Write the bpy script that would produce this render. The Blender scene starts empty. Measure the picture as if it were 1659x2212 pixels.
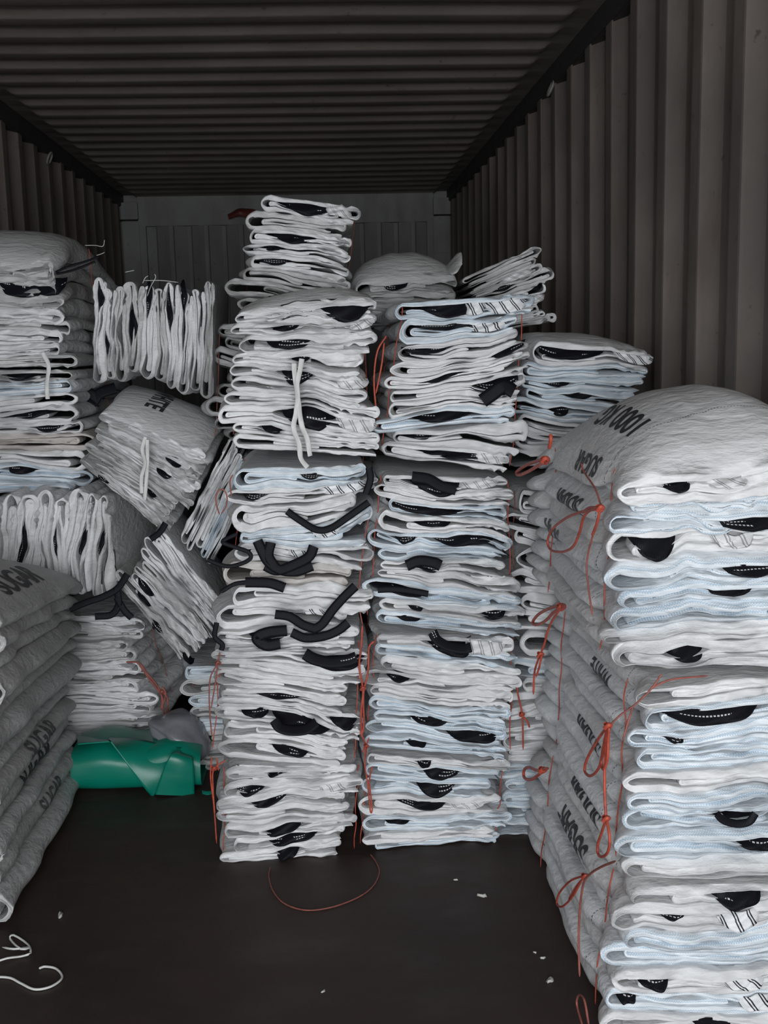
import bpy, bmesh, math, random
import numpy as np
from mathutils import Vector, Matrix

# ------------------------------------------------------------------ camera
IW, IH, F = 1659.0, 2212.0, 2300.0
CX, CY = IW / 2, IH / 2
VPX, VPY, ROLL = 683.0, 751.0, 0.033
CAM = np.array([0.0, 0.0, 1.30])
XL, XR, ZC, YE, YD = -1.354, 0.996, 2.39, 7.98, -2.0   # container walls, ceiling, end wall, doorway

ydir = Vector(((VPX - CX) / F, -(VPY - CY) / F, -1.0)).normalized()
up = Vector((-ROLL, 1.0, 0.0)); up = (up - up.dot(ydir) * ydir).normalized()
xdir = ydir.cross(up)
R = np.array([list(xdir), list(ydir), list(up)])          # world = R @ camera-space
scene = bpy.context.scene
cam_data = bpy.data.cameras.new('camera'); cam = bpy.data.objects.new('camera', cam_data)
scene.collection.objects.link(cam)
cam_data.sensor_fit = 'HORIZONTAL'; cam_data.sensor_width = 36.0; cam_data.lens = 36.0 * F / IW
cam_data.clip_start = 0.05; cam_data.clip_end = 100
M4 = Matrix([list(R[0]) + [CAM[0]], list(R[1]) + [CAM[1]], list(R[2]) + [CAM[2]], [0, 0, 0, 1]])
cam.matrix_world = M4
scene.camera = cam

# ------------------------------------------------------------------ light
scene.view_settings.view_transform = 'Standard'
scene.view_settings.look = 'None'
scene.view_settings.gamma = 1.0
scene.view_settings.use_curve_mapping = False
scene.view_settings.exposure = 0.0
world = bpy.data.worlds.new('sky'); scene.world = world; world.use_nodes = True
wn = world.node_tree.nodes; wl = world.node_tree.links
bg = wn['Background']; bg.inputs[0].default_value = (0.93, 0.965, 1.0, 1); bg.inputs[1].default_value = 9.3
pd = bpy.data.lights.new('doorway_daylight', 'AREA'); pd.shape = 'RECTANGLE'
pd.size = XR - XL; pd.size_y = ZC; pd.cycles.is_portal = True
po = bpy.data.objects.new('doorway_daylight', pd); scene.collection.objects.link(po)
po.location = ((XL + XR) / 2, YD, ZC / 2); po.rotation_euler = (math.radians(90), 0, 0)

def ray(px, py):
    return R @ np.array([(px - CX) / F, -(py - CY) / F, -1.0])
def at(px, py, d):
    r = ray(px, py); return CAM + r * (d / r[1])
def atx(px, py, X):
    r = ray(px, py); return CAM + r * (X / r[0])
def atz(px, py, z=0.0):
    r = ray(px, py); return CAM + r * ((z - CAM[2]) / r[2])

# ------------------------------------------------------------------ noise
def _h(ix, iy, iz):
    n = (ix * 374761393 + iy * 668265263 + iz * 2147483647) & 0xffffffff
    n = ((n ^ (n >> 13)) * 1274126177) & 0xffffffff
    n = (n ^ (n >> 16)) & 0xffffffff
    return n / 2147483647.5 - 1.0
def vn(x, y, z):
    x, y, z = np.broadcast_arrays(np.asarray(x, float), np.asarray(y, float), np.asarray(z, float))
    fx, fy, fz = np.floor(x), np.floor(y), np.floor(z)
    ix, iy, iz = fx.astype(np.int64), fy.astype(np.int64), fz.astype(np.int64)
    u, v, w = x - fx, y - fy, z - fz
    u = u * u * (3 - 2 * u); v = v * v * (3 - 2 * v); w = w * w * (3 - 2 * w)
    r = 0
    for a in (0, 1):
        for b in (0, 1):
            for c in (0, 1):
                r = r + _h(ix + a, iy + b, iz + c) * (u if a else 1 - u) * (v if b else 1 - v) * (w if c else 1 - w)
    return r

# ------------------------------------------------------------------ materials
def newmat(name):
    m = bpy.data.materials.new(name); m.use_nodes = True
    nt = m.node_tree; b = nt.nodes['Principled BSDF']
    return m, nt, nt.nodes, nt.links, b
def mathn(nt, op, a, b=None, c=None):
    n = nt.nodes.new('ShaderNodeMath'); n.operation = op
    for i, v in enumerate((a, b, c)):
        if v is None: continue
        if isinstance(v, (int, float)): n.inputs[i].default_value = v
        else: nt.links.new(v, n.inputs[i])
    return n.outputs[0]
def mix(nt, fac, a, b):
    n = nt.nodes.new('ShaderNodeMix'); n.data_type = 'RGBA'
    for i, v in ((0, fac), (6, a), (7, b)):
        if isinstance(v, (int, float)): n.inputs[i].default_value = v
        elif isinstance(v, tuple): n.inputs[i].default_value = (*v, 1) if len(v) == 3 else v
        else: nt.links.new(v, n.inputs[i])
    return n.outputs[2]
def noise(nt, scale, detail=3, coord=None, rough=.5, w=None):
    n = nt.nodes.new('ShaderNodeTexNoise'); n.inputs['Scale'].default_value = scale
    n.inputs['Detail'].default_value = detail; n.inputs['Roughness'].default_value = rough
    if coord is not None: nt.links.new(coord, n.inputs['Vector'])
    return n.outputs['Fac']
def ramp(nt, v, a, b, c0=0.0, c1=1.0):
    n = nt.nodes.new('ShaderNodeMapRange'); n.inputs[1].default_value = a; n.inputs[2].default_value = b
    n.inputs[3].default_value = c0; n.inputs[4].default_value = c1; nt.links.new(v, n.inputs[0])
    return n.outputs[0]
def coordobj(nt, scale=(1, 1, 1)):
    t = nt.nodes.new('ShaderNodeTexCoord'); mp = nt.nodes.new('ShaderNodeMapping')
    mp.inputs['Scale'].default_value = scale; nt.links.new(t.outputs['Object'], mp.inputs[0]); return mp.outputs[0]
def bump(nt, b, h, strength, dist):
    n = nt.nodes.new('ShaderNodeBump'); n.inputs['Strength'].default_value = strength; n.inputs['Distance'].default_value = dist
    nt.links.new(h, n.inputs['Height']); nt.links.new(n.outputs[0], b.inputs['Normal']); return n

def fabric(name, light, dark, seam=None, edge=None, dash=False):
    m, nt, N, L, b = newmat(name)
    oi = N.new('ShaderNodeObjectInfo')
    co = coordobj(nt, (1, 1, 1)); cs = coordobj(nt, (0.6, 1, 2.2))
    col = mix(nt, oi.outputs['Random'], dark, light)
    n1 = noise(nt, 7, 4, co)
    col = mix(nt, ramp(nt, n1, .35, .75, 0, .30), col, tuple(v * .80 for v in dark))
    n2 = noise(nt, 34, 5, co, .65)                         # faint dirt
    col = mix(nt, ramp(nt, n2, .62, .80, 0, .35), col, (.30, .27, .24))
    uv = N.new('ShaderNodeUVMap'); sp = N.new('ShaderNodeSeparateXYZ'); L.new(uv.outputs[0], sp.inputs[0])
    s, v = sp.outputs[0], sp.outputs[1]
    if seam:
        z = mathn(nt, 'PINGPONG', mathn(nt, 'MULTIPLY', s, 420.0), 1.0)
        vz = mathn(nt, 'ADD', v, mathn(nt, 'MULTIPLY', z, .0018))
        for v0, wd, st in ((.0018, .0011, .85), (.0050, .0009, .7)):
            msk = mathn(nt, 'LESS_THAN', mathn(nt, 'ABSOLUTE', mathn(nt, 'SUBTRACT', vz, v0)), wd)
            col = mix(nt, mathn(nt, 'MULTIPLY', msk, st), col, seam)
        near = ramp(nt, v, .03, -.004, 0, .22)
        col = mix(nt, near, col, (.62, .76, .87))
    if dash:
        for v0 in ((.135, .52) if dash is True else dash):
            wob = mathn(nt, 'MULTIPLY', mathn(nt, 'SUBTRACT', noise(nt, 9, 2, co), .5), .06)
            msk = mathn(nt, 'LESS_THAN', mathn(nt, 'ABSOLUTE', mathn(nt, 'SUBTRACT', mathn(nt, 'ADD', v, wob), v0)), .0011)
            d = mathn(nt, 'LESS_THAN', mathn(nt, 'FRACT', mathn(nt, 'MULTIPLY', s, 150.0)), .62)
            col = mix(nt, mathn(nt, 'MULTIPLY', msk, mathn(nt, 'MULTIPLY', d, .85)), col, (.03, .03, .035))
    L.new(col, b.inputs['Base Color'])
    b.inputs['Roughness'].default_value = .46
    b.inputs['Specular IOR Level'].default_value = .38
    wv = N.new('ShaderNodeTexWave'); wv.inputs['Scale'].default_value = 160; L.new(uv.outputs[0], wv.inputs[0])
    w1 = noise(nt, 16, 4, cs, .55); rid = mathn(nt, 'ABSOLUTE', mathn(nt, 'SUBTRACT', w1, .5))
    w2 = noise(nt, 55, 3, cs, .5)
    h = mathn(nt, 'ADD', mathn(nt, 'MULTIPLY', rid, -1.6), mathn(nt, 'MULTIPLY', w2, .22))
    h = mathn(nt, 'ADD', h, mathn(nt, 'MULTIPLY', wv.outputs['Fac'], .008))
    bump(nt, b, h, .5, .012)
    return m

MAT = {}
MAT['white'] = fabric('white_woven_fabric', (.80, .80, .80), (.66, .66, .665))
MAT['white_dash'] = fabric('white_woven_fabric_black_seam', (.80, .80, .80), (.70, .70, .70), dash=True)
MAT['blue'] = fabric('white_woven_fabric_blue_seam', (.79, .805, .82), (.72, .74, .76), seam=(.36, .46, .55), dash=(.135,))
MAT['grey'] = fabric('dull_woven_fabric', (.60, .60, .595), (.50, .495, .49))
MAT['grey_dash'] = fabric('shaded_dull_fabric_black_seam', (.50, .50, .50), (.44, .435, .43), dash=(.25, .5, .75))  # darker dull fabric; shade on the near left stack is put into its colour
MAT['brown'] = fabric('soiled_woven_fabric', (.64, .61, .58), (.56, .52, .49))

def webbing(name, base, stitch):
    m, nt, N, L, b = newmat(name)
    uv = N.new('ShaderNodeUVMap'); sp = N.new('ShaderNodeSeparateXYZ'); L.new(uv.outputs[0], sp.inputs[0])
    s, v = sp.outputs[0], sp.outputs[1]
    oi = N.new('ShaderNodeObjectInfo')
    d = mathn(nt, 'LESS_THAN', mathn(nt, 'FRACT', mathn(nt, 'MULTIPLY', s, 150.0)), .6)
    off = mathn(nt, 'MULTIPLY', oi.outputs['Random'], .35)
    msk = 0.0
    m1 = mathn(nt, 'LESS_THAN', mathn(nt, 'ABSOLUTE', mathn(nt, 'SUBTRACT', v, mathn(nt, 'ADD', off, .35))), .035)
    m2 = mathn(nt, 'MULTIPLY', mathn(nt, 'LESS_THAN', mathn(nt, 'ABSOLUTE', mathn(nt, 'SUBTRACT', v, mathn(nt, 'ADD', off, .12))), .03),
               mathn(nt, 'GREATER_THAN', oi.outputs['Random'], .6))
    on = mathn(nt, 'GREATER_THAN', noise(nt, 14, 1, coordobj(nt)), .53)
    msk = mathn(nt, 'MULTIPLY', mathn(nt, 'MULTIPLY', mathn(nt, 'MAXIMUM', m1, m2), d), on)
    col = mix(nt, msk, base, stitch)
    L.new(col, b.inputs['Base Color']); b.inputs['Roughness'].default_value = .5; b.inputs['Specular IOR Level'].default_value = .12
    wv = N.new('ShaderNodeTexWave'); wv.inputs['Scale'].default_value = 110; L.new(uv.outputs[0], wv.inputs[0])
    bump(nt, b, mathn(nt, 'ADD', wv.outputs['Fac'], noise(nt, 90, 3, coordobj(nt))), .22, .0015)
    return m
MAT['strap'] = webbing('black_webbing', (.008, .008, .011), (.62, .62, .62))
MAT['strap_plain'] = webbing('plain_black_webbing', (.008, .008, .011), (.012, .012, .015))

def striped(name, base, line):
    m, nt, N, L, b = newmat(name)
    uv = N.new('ShaderNodeUVMap'); sp = N.new('ShaderNodeSeparateXYZ'); L.new(uv.outputs[0], sp.inputs[0])
    s, v = sp.outputs[0], sp.outputs[1]
    sw = mathn(nt, 'ADD', mathn(nt, 'ADD', s, mathn(nt, 'MULTIPLY', v, -.018)), mathn(nt, 'MULTIPLY', noise(nt, 40, 1, coordobj(nt)), .006))
    f = mathn(nt, 'FRACT', mathn(nt, 'MULTIPLY', sw, 36.0))
    m1 = mathn(nt, 'LESS_THAN', mathn(nt, 'ABSOLUTE', mathn(nt, 'SUBTRACT', f, .28)), .055)
    m2 = mathn(nt, 'LESS_THAN', mathn(nt, 'ABSOLUTE', mathn(nt, 'SUBTRACT', f, .50)), .055)
    L.new(mix(nt, mathn(nt, 'MAXIMUM', m1, m2), base, line), b.inputs['Base Color'])
    b.inputs['Roughness'].default_value = .5
    bump(nt, b, noise(nt, 60, 3, coordobj(nt)), .5, .006)
    return m
MAT['stripes'] = striped('white_patch_black_lines', (.80, .81, .82), (.012, .012, .02))
MAT['stripes_grey'] = striped('white_patch_grey_lines', (.74, .74, .74), (.34, .34, .34))

def simple(name, col, rough=.5, col2=None, sc=20, bs=.3, bd=.003, spec=.5, metal=0):
    m, nt, N, L, b = newmat(name)
    co = coordobj(nt); n = noise(nt, sc, 4, co)
    L.new(mix(nt, ramp(nt, n, .35, .7), col, col2 or tuple(c * .75 for c in col)), b.inputs['Base Color'])
    b.inputs['Roughness'].default_value = rough; b.inputs['Specular IOR Level'].default_value = spec
    b.inputs['Metallic'].default_value = metal
    bump(nt, b, noise(nt, sc * 3, 3, co), bs, bd)
    return m
MAT['twine'] = simple('red_twine', (.52, .085, .045), .5, (.30, .05, .035), 60)
MAT['twine_dark'] = simple('faded_red_twine', (.34, .10, .075), .6, (.20, .06, .05), 60)
MAT['ribbon'] = simple('white_tie_ribbon', (.74, .74, .72), .5, (.62, .62, .60), 30)
MAT['ink'] = simple('black_ink', (.018, .018, .02), .6, (.05, .05, .055), 90, .1)
MAT['ink_grey'] = simple('worn_black_ink', (.06, .06, .065), .6, (.16, .16, .16), 120, .1)
MAT['green'] = simple('green_tarpaulin', (.0, .205, .138), .36, (.0, .17, .112), 5, .12, .01)
MAT['film'] = simple('grey_plastic_film', (.20, .205, .225), .25, (.15, .155, .17), 6, .25, .02)
MAT['scrap'] = simple('pale_scrap', (.6, .6, .56), .6)
MAT['wire'] = simple('pale_thread', (.6, .6, .58), .4)
MAT['orange'] = simple('orange_plastic', (.16, .035, .025), .5)

def container(name, c1, c2, c3, streak, rough=.55):
    m, nt, N, L, b = newmat(name)
    co = coordobj(nt); cs = coordobj(nt, streak)
    n1 = noise(nt, 1.3, 5, co, .6); n2 = noise(nt, 9, 5, cs, .6); n3 = noise(nt, 26, 4, co, .6)
    col = mix(nt, ramp(nt, n1, .40, .62), c1, c2)
    col = mix(nt, ramp(nt, n2, .48, .72, 0, .55), col, c3)
    col = mix(nt, ramp(nt, n3, .66, .74, 0, .6), col, tuple(v * .35 for v in c3))
    L.new(col, b.inputs['Base Color'])
    L.new(ramp(nt, n2, .3, .7, rough - .12, rough + .15), b.inputs['Roughness'])
    b.inputs['Specular IOR Level'].default_value = .35
    bump(nt, b, n3, .25, .004)
    return m
MAT['wall'] = container('container_paint', (.225, .192, .172), (.155, .136, .125), (.12, .088, .070), (1, 1, .25))
MAT['roof'] = container('container_roof_paint', (.225, .195, .178), (.175, .155, .145), (.12, .095, .080), (.3, 1, 1))
MAT['end'] = container('end_wall_paint', (.24, .235, .225), (.20, .205, .19), (.17, .16, .145), (1, 1, .3))
MAT['rail'] = container('rail_paint', (.06, .055, .052), (.05, .046, .046), (.04, .034, .03), (1, .3, 1))
MAT['floor'] = container('worn_floor', (.044, .029, .0235), (.029, .0205, .0175), (.062, .043, .035), (.5, 1, 1), .55)

# ------------------------------------------------------------------ objects
COL = scene.collection
def link(name, me, mat=None, parent=None):
    o = bpy.data.objects.new(name, me); COL.objects.link(o)
    if mat is not None: me.materials.append(MAT[mat] if isinstance(mat, str) else mat)
    if parent is not None: o.parent = parent
    return o
def rawmesh(name, V, faces, uvs=None, smooth=True):
    """V (n,3); faces (m,4) or (m,3) ints; uvs (n,2) per vertex"""
    me = bpy.data.meshes.new(name); V = np.asarray(V, np.float32); faces = np.asarray(faces, np.int32)
    k = faces.shape[1]
    me.vertices.add(len(V)); me.vertices.foreach_set('co', V.ravel())
    me.loops.add(faces.size); me.loops.foreach_set('vertex_index', faces.ravel())
    me.polygons.add(len(faces)); me.polygons.foreach_set('loop_start', np.arange(len(faces), dtype=np.int32) * k)
    if uvs is not None:
        l = me.uv_layers.new(name='UVMap'); l.data.foreach_set('uv', np.asarray(uvs, np.float32)[faces.ravel()].ravel())
    me.polygons.foreach_set('use_smooth', np.full(len(faces), smooth))
    me.update(calc_edges=True); me.validate()
    return me
def gridfaces(a, b, closed_b=False, off=0):
    i = np.arange(a - 1)[:, None]; j = np.arange(b if closed_b else b - 1)[None, :]; j2 = (j + 1) % b
    f = np.stack(np.broadcast_arrays(i * b + j, i * b + j2, (i + 1) * b + j2, (i + 1) * b + j), -1).reshape(-1, 4)
    return f + off
def empty(name, loc, label, cat, group=None):
    o = bpy.data.objects.new(name, None); COL.objects.link(o); o.location = tuple(loc); o.empty_display_size = .05
    tag(o, label, cat, group); return o
def tag(o, label=None, cat=None, group=None, kind=None):
    if label: o['label'] = label
    if cat: o['category'] = cat
    if group: o['group'] = group
    if kind: o['kind'] = kind
    return o
def catmull(P, n):
    P = np.asarray(P, float)
    if len(P) < 3:
        t = np.linspace(0, 1, n * (len(P) - 1) + 1)[:, None]; return P[0] * (1 - t) + P[-1] * t
    Q = np.vstack([2 * P[0] - P[1], P, 2 * P[-1] - P[-2]]); out = []
    for i in range(len(P) - 1):
        p0, p1, p2, p3 = Q[i:i + 4]
        for t in np.arange(n) / n:
            out.append(.5 * (2 * p1 + (p2 - p0) * t + (2 * p0 - 5 * p1 + 4 * p2 - p3) * t * t + (3 * p1 - p0 - 3 * p2 + p3) * t ** 3))
    out.append(P[-1]); return np.array(out)
def frames(P):
    T = np.gradient(P, axis=0); T /= np.linalg.norm(T, axis=1)[:, None] + 1e-9
    return T
class Tubes:
    def __init__(s): s.V = []; s.Fc = []; s.UV = []; s.n = 0
    def add(s, P, r, n=6, sub=6, flat=1.0, taper=True):
        P = catmull(P, sub); T = frames(P); ref = np.array([.31, .93, .17])
        A = np.cross(T, ref); A /= np.linalg.norm(A, axis=1)[:, None] + 1e-9; B = np.cross(T, A)
        th = np.linspace(0, 2 * np.pi, n, endpoint=False)
        rr = np.full(len(P), r)
        if taper: rr[0] *= .3; rr[-1] *= .3
        V = P[:, None] + rr[:, None, None] * (A[:, None] * np.cos(th)[None, :, None] + flat * B[:, None] * np.sin(th)[None, :, None])
        s.V.append(V.reshape(-1, 3)); s.Fc.append(gridfaces(len(P), n, True, s.n)); s.n += len(P) * n
    def ribbon(s, P, w, nrm, thick=.0015, sub=8, wave=0):
        """flat band along P; the band's flat face turned to nrm"""
        P = catmull(P, sub); T = frames(P); nrm = np.asarray(nrm, float)
        A = np.cross(T, nrm); A /= np.linalg.norm(A, axis=1)[:, None] + 1e-9; B = np.cross(A, T)
        L = np.concatenate([[0], np.cumsum(np.linalg.norm(np.diff(P, axis=0), axis=1))])
        k = np.array([[-1, -.3], [-.5, -1], [.5, -1], [1, -.3], [1, .3], [.5, 1], [-.5, 1], [-1, .3]])
        tw = wave * np.sin(L * 60)
        V = P[:, None] + (A * np.cos(tw)[:, None] + B * np.sin(tw)[:, None])[:, None] * (k[:, 0] * w / 2)[None, :, None] + B[:, None] * (k[:, 1] * thick)[None, :, None]
        UV = np.stack(np.broadcast_arrays(L[:, None], (k[:, 0] * .5 + .5)[None]), -1)
        s.V.append(V.reshape(-1, 3)); s.Fc.append(gridfaces(len(P), 8, True, s.n)); s.UV.append(UV.reshape(-1, 2)); s.n += len(P) * 8
    def build(s, name, mat, parent=None):
        V = np.vstack(s.V)
        if parent is not None: V = V - np.array(parent_origin(parent))
        UV = np.vstack(s.UV) if s.UV and len(np.vstack(s.UV)) == len(V) else None
        o = link(name, rawmesh(name, V, np.vstack(s.Fc), UV), mat, parent)
        if parent is None:
            c = V.mean(0); c[2] = V[:, 2].min(); move_origin(o, c)
        return o
def parent_origin(p):
    v = np.zeros(3)
    while p is not None: v = v + np.array(p.location); p = p.parent
    return v
def move_origin(o, c):
    me = o.data; n = len(me.vertices); a = np.empty(n * 3, np.float32); me.vertices.foreach_get('co', a)
    a = a.reshape(-1, 3) - np.array(c, np.float32); me.vertices.foreach_set('co', a.ravel()); me.update(); o.location = tuple(c)

# ------------------------------------------------------------------ the container
def profile(y, pitch, depth, flat=.25, slope=.25):
    """trapezoid corrugation: 0 .. depth"""
    t = (y / pitch) % 1.0
    return depth * np.clip(np.where(t < flat, 1, np.where(t < flat + slope, 1 - (t - flat) / slope, np.where(t < 2 * flat + slope, 0, (t - 2 * flat - slope) / slope))), 0, 1)
def corr_samples(y0, y1, pitch, flat=.25, slope=.25, eps=.03):
    ks = []; k = math.floor(y0 / pitch)
    while k * pitch < y1:
        for c in (0, flat, flat + slope, 2 * flat + slope):
            for e in (-eps, 0, eps): ks.append((k + c + e) * pitch)
        k += 1
    a = np.array(sorted(x for x in ks if y0 < x < y1)); return np.concatenate([[y0], a, [y1]])
def smoothprof(y, pitch, depth, flat, slope, eps):
    return (profile(y - eps * pitch, pitch, depth, flat, slope) + profile(y, pitch, depth, flat, slope) + profile(y + eps * pitch, pitch, depth, flat, slope)) / 3

def boxmesh(bxs, bev=.004):
    bm = bmesh.new()
    for (x0, x1, y0, y1, z0, z1) in bxs:
        r = bmesh.ops.create_cube(bm, size=1.0)
        for v in r['verts']:
            v.co = Vector(((x0 + x1) / 2 + v.co.x * (x1 - x0), (y0 + y1) / 2 + v.co.y * (y1 - y0), (z0 + z1) / 2 + v.co.z * (z1 - z0)))
        if bev: bmesh.ops.bevel(bm, geom=list({e for v in r['verts'] for e in v.link_edges}), offset=bev, segments=2, affect='EDGES')
    me = bpy.data.meshes.new('m'); bm.to_mesh(me); bm.free(); return me

WP = .278
for side, X, sg in (('right', XR, 1), ('left', XL, -1)):
    ys = corr_samples(YD, YE + .06, WP, .26, .245)
    pr = smoothprof(ys, WP, .036, .26, .245, .012)
    zs = np.array([0, .02, .06, .5, 1, 1.5, 2.0, ZC - .085, ZC - .075, ZC - .06])
    V = np.empty((len(ys), len(zs), 3))
    V[:, :, 1] = ys[:, None]; V[:, :, 2] = zs[None]
    fade = np.where((zs < .03), 0, 1.0)
    V[:, :, 0] = X + sg * (.036 - pr)[:, None] * fade[None]
    V[:, :, 0] += sg * .004 * vn(V[:, :, 1] * 1.1, V[:, :, 2] * 1.3, 3.0 + sg)
    link('wall_' + side, rawmesh('wall_' + side, V.reshape(-1, 3), gridfaces(len(ys), len(zs)), smooth=False), 'wall')['kind'] = 'structure'
    a, b = sorted((X - sg * .004, X + sg * .06))
    o = link('trim_1' if sg > 0 else 'trim_2', boxmesh([(a, b, YD, YE + .06, ZC - .066, ZC + .05)], .006), 'rail'); o['kind'] = 'structure'
    # roof margin strip beside the rib ends
RP = .2095
ys = corr_samples(YD, YE + .06, RP, .35, .15)
pr = smoothprof(ys, RP, .021, .35, .15, .02)
m_ = .075
xs = np.array([XL - .03, XL + m_, XL + m_ + .012, XL + m_ + .025, XL + m_ + .045, XL + .5, XL + 1.0, XL + 1.5, XR - m_ - .045, XR - m_ - .025, XR - m_ - .012, XR - m_, XR + .03])
fd = np.array([0, 0, .35, .8, 1, 1, 1, 1, 1, .8, .35, 0, 0])
V = np.empty((len(ys), len(xs), 3)); V[:, :, 0] = xs[None]; V[:, :, 1] = ys[:, None]
V[:, :, 2] = ZC + .022 - ((.022 - pr)[:, None] * 0 + pr[:, None]) * fd[None] + .006 * vn(xs[None] * 1.5, ys[:, None] * .8, 9.3)
link('ceiling', rawmesh('ceiling', V.reshape(-1, 3), gridfaces(len(ys), len(xs))), 'roof')['kind'] = 'structure'
# floor
me = boxmesh([(XL - .02, XR + .02, YD, YE + .06, -.05, 0)], 0); link('floor', me, 'floor')['kind'] = 'structure'
# end wall : recessed corrugated panel between posts and header
cw = XR - XL
ex = corr_samples(XL + .15, XR - .15, .25, .42, .08)
ep = smoothprof(ex - XL, .25, .05, .42, .08, .012)
zz = np.array([0, .1, 2.19, 2.20, 2.21])
V = np.empty((len(ex), len(zz), 3)); V[:, :, 0] = ex[:, None]; V[:, :, 2] = zz[None]; V[:, :, 1] = YE + .03 - ep[:, None] * np.array([1, 1, 1, .5, 0])[None]
link('wall_back', rawmesh('wall_back', V.reshape(-1, 3), gridfaces(len(ex), len(zz)), smooth=False), 'end')['kind'] = 'structure'
o = link('trim_3', boxmesh([(XL + .11, XR - .11, YE - .02, YE + .05, 2.19, ZC + .03), (XL + .11, XL + .16, YE - .015, YE + .04, 0, 2.2), (XR - .16, XR - .11, YE - .015, YE + .04, 0, 2.2)]), 'end'); o['kind'] = 'structure'
for i, (a, b) in enumerate(((XL - .06, XL + .115), (XR - .115, XR + .06))):
    o = link('trim_%d' % (4 + i), boxmesh([(a, b, YE - .03, YE + .05, 0, 2.22), (a, b, YE - .06, YE + .05, 2.235, 2.352),
              (a + .0, b - .04 if i == 0 else b, YE - .034, YE, 1.96, 1.975)]), 'end'); o['kind'] = 'structure'
o = link('trim_6', boxmesh([(XL - .1, XR + .1, YE + .05, YE + .09, -.05, ZC + .1)], 0), 'end'); o['kind'] = 'structure'  # unseen panel added behind the end wall to stop light leaking in
# unseen ground outside the open doors, kept short to shape the light
g = link('floor_outside', boxmesh([(-9, 9, YD - 5, YD, -1.2, -1.1)], 0), simple('yard_concrete', (.22, .21, .20), .8)); g['kind'] = 'structure'

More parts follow.
